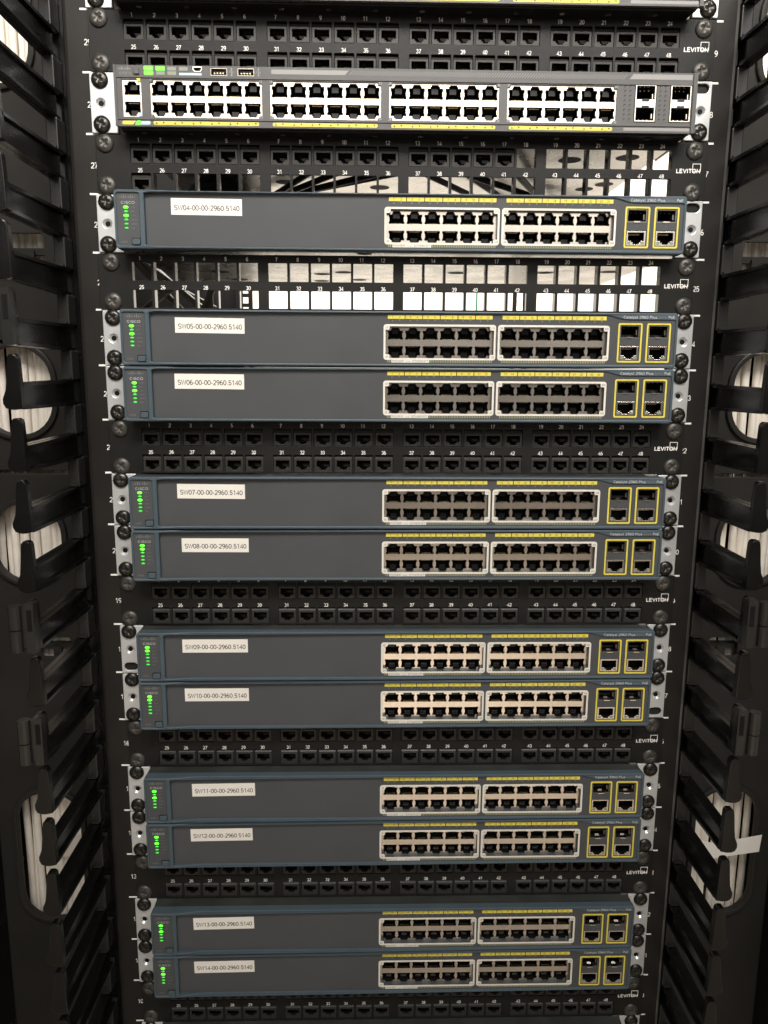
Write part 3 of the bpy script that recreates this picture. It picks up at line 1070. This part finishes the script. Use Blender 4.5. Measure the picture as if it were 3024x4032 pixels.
def letters48():
    out = []

    def flush(name, mb):
        out.append((name, mb.mesh(name, ['face48hi', 'mid', 'yellow', 'blue', 'ink', 'ledgrey', 'faint48'])))
        return MB()
    mb = MB()   # 0 pale, 1 white, 2 yellow, 3 blue, 4 dark, 5 unlit
    y = Y4 - 0.12
    hts = [.8, 1.4, 2.3, 1.4, .8, 1.4, 2.3, 1.4, .8]
    for i, h in enumerate(hts):
        x = -218.4 + i * 1.12
        mb.arr(poly(rrect(x, x + .6, 40.5 - h * .3, 40.5 + h * .7, .2, 2), y), mi=0)
    mb.arr(text('CISCO', 1.7, width=9.0, align='L', bold=.05), (-217.6, y, 37.6), 0)
    mb = flush('maker_mark', mb)
    for x in (-181.4, -172.6):
        for z in (39.9, 36.8):
            if x > -173 and z < 38:
                continue
            mb.arr(poly(rrect(x, x + 6.6, z, z + 2.5, .4, 2), y), mi=5)
    mb.arr(poly(rrect(-190.0, -183.4, 36.8, 39.3, .4, 2), y), mi=5)
    mb.arr(poly(rrect(-172.6, -155.4, 36.7, 38.4, .4, 2), y), mi=3)
    mb = flush('status_print', mb)
    # usb forks
    for x in (-133.0, -112.6):
        mb.arr(poly(rrect(x - .25, x + .25, 37.2, 41.6), y), mi=0)
        mb.arr(poly([(x - .8, 41.3), (x + .8, 41.3), (x, 42.6)], y - .02), mi=0)
        mb.arr(poly(circ(x, 37.2, .7, n=12), y - .02), mi=0)
        mb.arr(poly(rrect(x - 1.3, x - .9, 38.9, 40.6), y), mi=0)
        mb.arr(poly(rrect(x + .9, x + 1.3, 38.4, 40.0), y), mi=0)
    mb = flush('usb_symbol', mb)
    # pale band fading into slanted hatching, then the right-hand title band
    mb.arr(poly([(-102.5, 38.4), (-103, 39), (-103, 41), (-102.5, 41.6), (-44, 41.6), (-47, 38.4)], y), mi=0)
    mb = flush('title_band', mb)
    x = -44.0
    while x < 168:
        mb.arr(poly([(x, 38.4), (x + .8, 38.4), (x + 3.6, 41.6), (x + 2.8, 41.6)], y), mi=6)
        x += 2.1
    mb = flush('hatched_band', mb)
    mb.arr(poly([(171.4, 38.6), (220.4, 38.6), (220.4, 41.6), (219.8, 42.2), (174.5, 42.2)], y), mi=0)
    mb = flush('title_band', mb)
    mb.arr(poly(rrect(168.8, 220.6, 2.0, 4.3, .6, 2), y), mi=0)
    mb = flush('title_band', mb)
    # coloured strips below the ports
    mb.arr(poly([(-217.2, 2.6), (-216.4, 1.8), (-209.0, 1.8), (-206.4, 4.4), (-216.4, 4.4), (-217.2, 3.6)], y), mi=2)
    mb.arr(poly([(-203.6, 1.8), (-196.4, 1.8), (-195.6, 2.6), (-195.6, 3.6), (-196.4, 4.4), (-202.6, 4.4)], y), mi=3)
    mb = flush('console_strip', mb)
    for gx in GRP:
        mb.arr(poly(rrect(gx + 1.6, gx + 82.2, 1.8, 4.4, 1.0, 3), y), mi=2)
        for i in range(6):
            for j in range(2):
                cx, cz = gx + 4.0 + 14.05 * i + 5.4 * j, 3.1
                mb.arr(poly([(cx - .8, cz - .7), (cx + .8, cz - .7), (cx, cz + .8)] if j == 0 else [(cx - .8, cz + .8), (cx + .8, cz + .8), (cx, cz - .7)], y - .1), mi=4)
        mb = flush('port_strip', mb)
    for k, gx in enumerate(GRP):
        for q, nx, nz in ((1, 0.6, 33.0), (11, 84.0, 33.0), (2, 0.6, 7.9), (12, 84.0, 7.9)):
            mb.arr(text(str(k * 12 + q), 1.7), (gx + nx, y, nz), 1)
            mb = flush('port_number', mb)
    mb.arr(poly(rrect(-204.8, -202.0, 32.0, 34.4), y - .05), mi=2)
    mb = flush('port_marker', mb)
    mb.arr(poly(rrect(-204.4, -201.6, 7.6, 10.4), y - .05), mi=3)
    flush('port_marker', mb)
    return out


mb = MB()
mb.arr(plate([rrect(0, 6.6, 0, 2.7, .4, 2)], -0.2, 0.1))
SQLED = mb.mesh('status_light', 'ledhi')
mb = MB()
mb.arr(plate([[(0, 0), (3.4, 0), (4.0, 2.6), (1.6, 2.6)]], -0.2, 0.1))
LINKLED = mb.mesh('status_light', 'ledhi')
mb = MB()
mb.arr(plate([rrect(0, 4.2, 0, 5.2, .6, 2)], -1.2, 0.2, .3))
BTN48 = mb.mesh('mode_button', 'face48')
F48, K48, M48, G48, U48, C48, L48 = face48(), block48(), mgmt48(), cage48(), usb48(), console48(), letters48()
mbc = MB()
mbc.shell(-221.6, 221.6, Y4 + 3.0, 279, 0.6, 43.4, 0, 3)
mbc.box(-219, 219, Y4 + 3.6, -1.0, -0.9, 0.5, 3)
for x in range(-204, 220, 36):
    mbc.arr(([(px, -8 + (pz), -1.0) for px, pz in circ(x, 0, 2.2, n=16)], [tuple(reversed(range(16)))]), mi=2)
for (x, y, r) in ((-111, 152, 9), (-17, 170, 10), (148, 60, 10), (196, 50, 10), (205, 146, 9), (191, 167, 9), (60, 90, 9), (-60, 80, 9), (-170, 120, 9)):
    mbc.add([(px, py, 0.45) for px, py in circ(x, y, r, n=28)], [tuple(reversed(range(28)))], 1)
CH48 = mbc.mesh('chassis', ['chassis', 'cavity', 'chassis', 'panel'])


def make_switch48(n, label, missing=()):
    s = thing('network_switch', label, 'network switch', (X4, 0, zu(n) + 0.4), 'grey 48-port switches')
    s.rotation_euler = (0, ROLL, 0)
    s.scale = (0.99, 1, 1)
    ob('chassis', CH48, s)
    ob('faceplate', F48, s)
    for nm_, me_ in L48:
        ob(nm_, me_, s)
    for gx in GRP:
        b = ob('port_block', K48, s, (gx, 0, 0))
        for i in range(6):
            ob('port', PORT_UP, b, (1.1 + 14.05 * i + 6.1, Y4 + 2.2, 22.5 + 4.0))
            ob('port', PORT_DN, b, (1.1 + 14.05 * i + 6.1, Y4 + 2.2, 10.6 + 3.8))
    b = ob('management_block', M48, s, (-216.2, 0, 0))
    ob('port', PORT_UP, b, (7.4, Y4 + 2.0, 26.6))
    ob('port', PORT_DN, b, (7.4, Y4 + 2.0, 14.4))
    for sx in (176.9, 204.4):
        ob('fibre_cage', G48, s, (sx, 0, 0))
    for ux in (-149.1, -128.7):
        ob('usb_socket', U48, s, (ux, Y4 + 0.1, 36.6))
    ob('console_socket', C48, s, (-162.3, Y4, 38.95))
    for x, z in ((-198.9, 39.9), (-198.9, 36.7), (-190.0, 39.9)):
        ob('status_light', SQLED, s, (x, Y4, z))
    ob('status_light', LINKLED, s, (-207.2, Y4, 1.8))
    ob('mode_button', BTN48, s, (-206.8, Y4, 37.0))
    for e in add_ears48(s, missing):
        pass
    return s


def add_ears48(root, missing):
    out = []
    for sgn in (-1, 1):
        e = ob('mounting_ear', EARS[sgn], root, (-X4 + sgn * 0.3, 0, 0))
        e.scale = (1 / 0.99, 1, 1)
        for where, z in (('top', 38.7), ('bottom', 6.5)):
            if (sgn, where) in missing:
                continue
            ob('screw', EAR_SCREW, e, (sgn * 234.0, -2.6, z), random.uniform(0, 1.57))
        out.append(e)
    return out


make_switch48(28, 'grey 48-port network switch with lit green lights between the top two patch panels', ((1, 'top'),))
make_switch48(30, 'grey 48-port switch cut off by the top edge with only its underside strip showing')

# ------------------------------------------------------------------ cable managers on both sides
def finger_mesh(sgn, L):
    """one finger: a channel that reaches towards the viewer and ends in an upright rounded tab"""
    mb = MB()
    t = 2.4
    def bx(x0, x1, y0, y1, z0, z1):
        a, b = sorted((sgn * x0, sgn * x1))
        mb.box(a, b, y0, y1, z0, z1)
    # web, upper and lower lips, tapering slightly to the tip
    def bar(xa, xb, za0, za1, zb0, zb1):
        vs = [(sgn * xa, 8, za0), (sgn * xb, 8, za0), (sgn * xb, 8, za1), (sgn * xa, 8, za1),
              (sgn * xa, -L + 2, zb0), (sgn * xb, -L + 2, zb0), (sgn * xb, -L + 2, zb1), (sgn * xa, -L + 2, zb1)]
        fs = [(0, 1, 2, 3), (7, 6, 5, 4), (4, 5, 1, 0), (5, 6, 2, 1), (6, 7, 3, 2), (7, 4, 0, 3)]
        mb.add(vs, fs if sgn > 0 else [tuple(reversed(f)) for f in fs])
    bar(2.6, 5.0, -10.4, 10.4, -9.2, 9.2)
    bar(0.0, 2.6, 8.1, 10.6, 7.0, 9.4)
    bar(5.0, 9.5, 8.1, 10.6, 7.0, 9.4)
    bar(0.0, 2.6, -10.6, -8.1, -9.4, -7.0)
    bar(5.0, 9.5, -10.6, -8.1, -9.4, -7.0)
    # upright tab, rounded at the top and bulging outwards at the foot
    out = [(0.0, -8.6), (4.5, -9.6), (8.5, -9.6), (11.6, -8.2), (13.2, -5.2), (13.2, -2.0), (11.9, 1.2), (10.8, 4.2), (9.8, 12), (8.9, 22), (8.2, 27.2), (6.8, 29.0),
           (3.6, 29.2), (1.8, 28.2), (1.0, 26), (0.4, 12)]
    vs, fs = plate([out], -L - 3, -L + 3.5, 0.7)
    mb.add([(x * sgn, y, z) for x, y, z in vs], fs if sgn > 0 else [tuple(reversed(f)) for f in fs])
    return mb.mesh('finger', 'plastic')


def latch_mesh(sgn, L):
    """hinge latch on a finger tip: an upright plate beside a long half-round barrel"""
    mb = MB()
    def bx(x0, x1, y0, y1, z0, z1, mi=0):
        a, b = sorted((sgn * x0, sgn * x1))
        mb.box(a, b, y0, y1, z0, z1, mi)
    bx(0.2, 6.6, -L - 3.6, -L + 4, -9, 29, 0)
    bx(1.6, 5.0, -L - 4.0, -L - 3.4, 8, 24, 1)
    bx(6.6, 11, -L - 1, -L + 2.5, -6, 26, 0)
    n = 14
    cx, cy, r = 14.0, -L - 2, 4.6
    ring = [(cx + r * math.cos(2 * math.pi * k / n), cy + r * math.sin(2 * math.pi * k / n)) for k in range(n)]
    for z0, z1 in ((-8, 8.2), (9.2, 27)):
        vs = [(sgn * x, y, z0) for x, y in ring] + [(sgn * x, y, z1) for x, y in ring]
        fs = [(k, (k + 1) % n, n + (k + 1) % n, n + k) for k in range(n)] + [tuple(reversed(range(n))), tuple(range(n, 2 * n))]
        mb.add(vs, fs if sgn > 0 else [tuple(reversed(f)) for f in fs], 2)
    bx(11, 17, -L - 4, -L + 1, 8.2, 9.2, 0)
    return mb.mesh('latch', ['plasticg', 'cavity', 'plasticg'])


def block_mesh(sgn, x0, x1):
    a, b = sorted((sgn * x0, sgn * x1))
    mb = MB()
    mb.arr(plate([rrect(a, b, -12.2, 12.2, 1.5)], -1.5, 16, 0.8))
    mb.box(a + 1, b - 1, -4.2, -1.6, -11.2, -9.4)
    return mb.mesh('spacer_block', 'plasticg')


def back_panel(sgn, za, zb, holes, rects):
    YB = 90.0
    a, b = sorted((sgn * 262.5, sgn * 560.0))
    outl = [rrect(a, b, za, zb)]
    for z0, z1 in holes:
        x0, x1 = sorted((sgn * 323.3, sgn * 388.0))
        outl.append(rrect(x0, x1, z0, z1, 30, 8))
    for xa, xb, z0, z1 in rects:
        x0, x1 = sorted((sgn * xa, sgn * xb))
        outl.append(rrect(x0, x1, z0, z1, 3))
    mb = MB()
    mb.arr(plate(outl, YB, YB + 4, 0.6))
    for z0, z1 in holes:                    # rolled lip round each oval
        x0, x1 = sorted((sgn * 323.3, sgn * 388.0))
        o = rrect(x0 - 5.5, x1 + 5.5, z0 - 5.5, z1 + 5.5, 35, 8)
        i = rrect(x0, x1, z0, z1, 30, 8)
        mb.arr(plate([o, i], YB - 4, YB + 0.5, 1.6))
    return mb.mesh('back_panel', 'back')


HOLES_UP = [(28.45 * U, 30.6 * U), (21.55 * U, 23.37 * U)]
HOLES_DN = [(18.32 * U, 20.04 * U), (9.98 * U, 13.24 * U)]
RECT_UP = [(322, 366, 24.95 * U, 25.65 * U)]
RECT_DN = [(322, 352, 16.55 * U, 17.0 * U)]
for sgn, X, L, side in ((-1, 270.0, 97.0, 'left'), (1, 262.4, 86.0, 'right')):
    cm = thing('cable_manager', 'black plastic vertical cable manager with rows of fingers along the %s side' % side, 'cable manager', (0, 0, 8 * U),
               'cable managers beside the rack')
    base = -8 * U
    mb = MB()
    a, b = sorted((sgn * 262.4, sgn * (X + 13)))
    mb.box(a, b, 16.5, 24, Z0 + base, Z1 + base)  # spine, widened past the blocks as a dark strip for their shadow edges
    ob('spine', mb.mesh('spine', 'plastic'), cm)
    ob('back_panel', back_panel(sgn, 20.78 * U, Z1, HOLES_UP, RECT_UP), cm, (0, 0, base))
    ob('back_panel', back_panel(sgn, Z0, 20.70 * U, HOLES_DN, RECT_DN), cm, (0, 0, base))
    for zc in (25.3 * U, 16.7 * U):     # cross bar and bracket behind each rectangular window
        mb = MB()
        a, b = sorted((sgn * 300, sgn * 430))
        mb.box(a, b, 100, 108, zc - 2 + base, zc + 4 + base)
        ob('cross_bar', mb.mesh('cross_bar', 'back'), cm)
        mb = MB()
        a, b = sorted((sgn * 334, sgn * 342))
        mb.box(a, b, 96, 99, zc - 14 + base, zc + 1 + base)
        ob('bracket', mb.mesh('bracket', 'back'), cm)
    mb = MB()       # side wall that closes the channel
    a, b = sorted((sgn * 408, sgn * 412))
    mb.box(a, b, -95, 89, Z0 + base, Z1 + base)
    a, b = sorted((sgn * 560, sgn * 564))
    mb.box(a, b, 95, 254, Z0 + base, Z1 + base)
    a, b = sorted((sgn * (370 if sgn > 0 else 300), sgn * 564))
    mb.box(a, b, 255, 260, Z0 + base, Z1 + base)
    ob('channel_wall', mb.mesh('channel_wall', 'plastic'), cm)
    fm, lm, bm_ = finger_mesh(sgn, L), latch_mesh(sgn, L), block_mesh(sgn, X - 0.5, X + 8.5)
    for n in range(8, 31):
        zc = zu(n) + U / 2 + base
        f = ob('finger', fm, cm, (sgn * X, 0, zc), random.uniform(-.006, .006))
        if n in (24, 19, 17):
            ob('latch', lm, f, (0, -6.5, 0))
        ob('spacer_block', bm_, cm, (0, 0, zu(n) + base))

# ------------------------------------------------------------------ cables behind the cable managers
for sgn, side in ((-1, 'left'), (1, 'right')):
    for i in range(13):
        x = 322 + i * 5.7 + random.uniform(-.6, .6)
        ph, am = random.uniform(0, 6.28), random.uniform(.5, 1.6)
        yb = 112 + (i % 2) * 4 + random.uniform(-2, 2)
        pts = [(sgn * (x + am * math.sin(ph + z * 0.012)), yb + 2 * math.sin(ph * 2 + z * .01), z) for z in [Z0 + k * 36 for k in range(int((Z1 - Z0) / 36) + 1)]]
        mb = MB()
        mb.tube(pts, 3.7, 12)
        c = ob('data_cable', mb.mesh('data_cable', 'cable', smooth=True))
        tag(c, 'beige data cable in the vertical bundle behind the %s cable manager' % side, 'cable', 'beige data cables behind the %s cable manager' % side)

mb = MB()
mb.arr(plate([rrect(-360, -318, 11.35 * U, 11.9 * U, 4)], 104.5, 105.3, .2))
c = ob('bundle_wrap', mb.mesh('bundle_wrap', 'wrap'))
tag(c, 'pale plastic wrap round the beige cables in the lower left oval opening', 'cable wrap')
mb = MB()
out = [(318, 11.62 * U), (340, 11.50 * U), (368, 11.60 * U), (392, 11.68 * U), (393.5, 12.12 * U), (370, 12.02 * U), (340, 11.92 * U), (318, 12.05 * U)]
mb.arr(plate([out], 83.0, 83.8, .2))
c = ob('paper_strap', mb.mesh('paper_strap', 'tag'))
tag(c, 'white paper strap across the beige cables in the lower right oval opening', 'strap')

mb = MB()
mb.tube([(187, 900, Z0 + 200), (187, 900, 1100), (187.5, 900, Z1)], 1.6, 8)
tag(ob('green_cable', mb.mesh('green_cable', 'green', smooth=True)), 'thin green cable hanging against the white wall behind the empty patch panel', 'cable')

# ------------------------------------------------------------------ black cables behind the empty panels
def cable(pts, r, label, mname='blackcable', group='black cables behind the patch panels'):
    # smooth the polyline
    P = [Vector(p) for p in pts]
    out = []
    for i in range(len(P) - 1):
        p0, p1, p2, p3 = P[max(0, i - 1)], P[i], P[i + 1], P[min(len(P) - 1, i + 2)]
        for k in range(6):
            t = k / 6
            out.append(0.5 * ((2 * p1) + (p2 - p0) * t + (2 * p0 - 5 * p1 + 4 * p2 - p3) * t * t + (3 * p1 - p0 - 3 * p2 + p3) * t ** 3))
    out.append(P[-1])
    mb = MB()
    mb.tube(out, r, 10)
    return tag(ob('power_cable', mb.mesh('power_cable', mname, smooth=True)), label, 'cable', group)


LB27 = 'black cable slanting behind the openings of the part filled patch panel'
for (xa, za, xb, zb, r) in ((-88, 1198.6, -112, 1184, 3.6), (-69, 1197.5, -101, 1185, 3.6), (-36, 1198, -92, 1184.5, 3.6), (-22, 1198.2, -80, 1186.5, 3.0),
                            (36, 1198.9, 68, 1185, 3.4), (74, 1198.1, 95, 1185, 3.6), (82, 1198.2, 122, 1186, 3.6), (116, 1201, 134, 1184, 3.8)):
    # each lies level just under the chassis above and runs from front to back
    r *= 0.82
    zz = 1195.5 - r
    pts_ = []
    for (x_, z_) in ((xa, za), (xb, zb)):
        t_ = (zz - 1019.6) / (z_ - 1019.6)
        pts_.append(Vector((-28.8 + (x_ + 28.8) * t_, -654.2 + 774.2 * t_, zz)))
    d_ = (pts_[1] - pts_[0]).normalized()
    cable([tuple(pts_[0] - d_ * 60), tuple(pts_[0]), tuple(pts_[1]), tuple(pts_[1] + d_ * 120)], r, LB27)
for k in range(5):
    z = 1160 + k * 7
    cable([(-330, 150 + 8 * k, z + 22), (-220, 140 + 6 * k, z + 10 - 3 * k), (-180, 140, z + 14), (-150, 170, z + 8), (-152, 330, z - 4)], 4.6, LB27)
LB25 = 'black cable behind the far left openings of the empty patch panel'
for k, (a, b) in enumerate((((-320, 300, 1165), (-282, 300, 1125)), ((-300, 300, 1150), (-257, 300, 1118)), ((-262, 300, 1122), (-225, 300, 1092)),
                            ((-213, 300, 1109), (-228, 300, 1070)), ((-213, 300, 1110), (-211, 300, 1070)), ((-250, 320, 1112), (-205, 320, 1088)), ((-296, 310, 1088), (-255, 300, 1116)))):
    A_, B_ = Vector(a), Vector(b)
    D = B_ - A_
    cable([tuple(A_ - D * 1.4 + Vector((0, 20, 4))), tuple(A_), tuple(B_), tuple(B_ + D * 1.6 + Vector((0, 25, -6)))], 4.2 if k != 4 else 3.2, LB25)
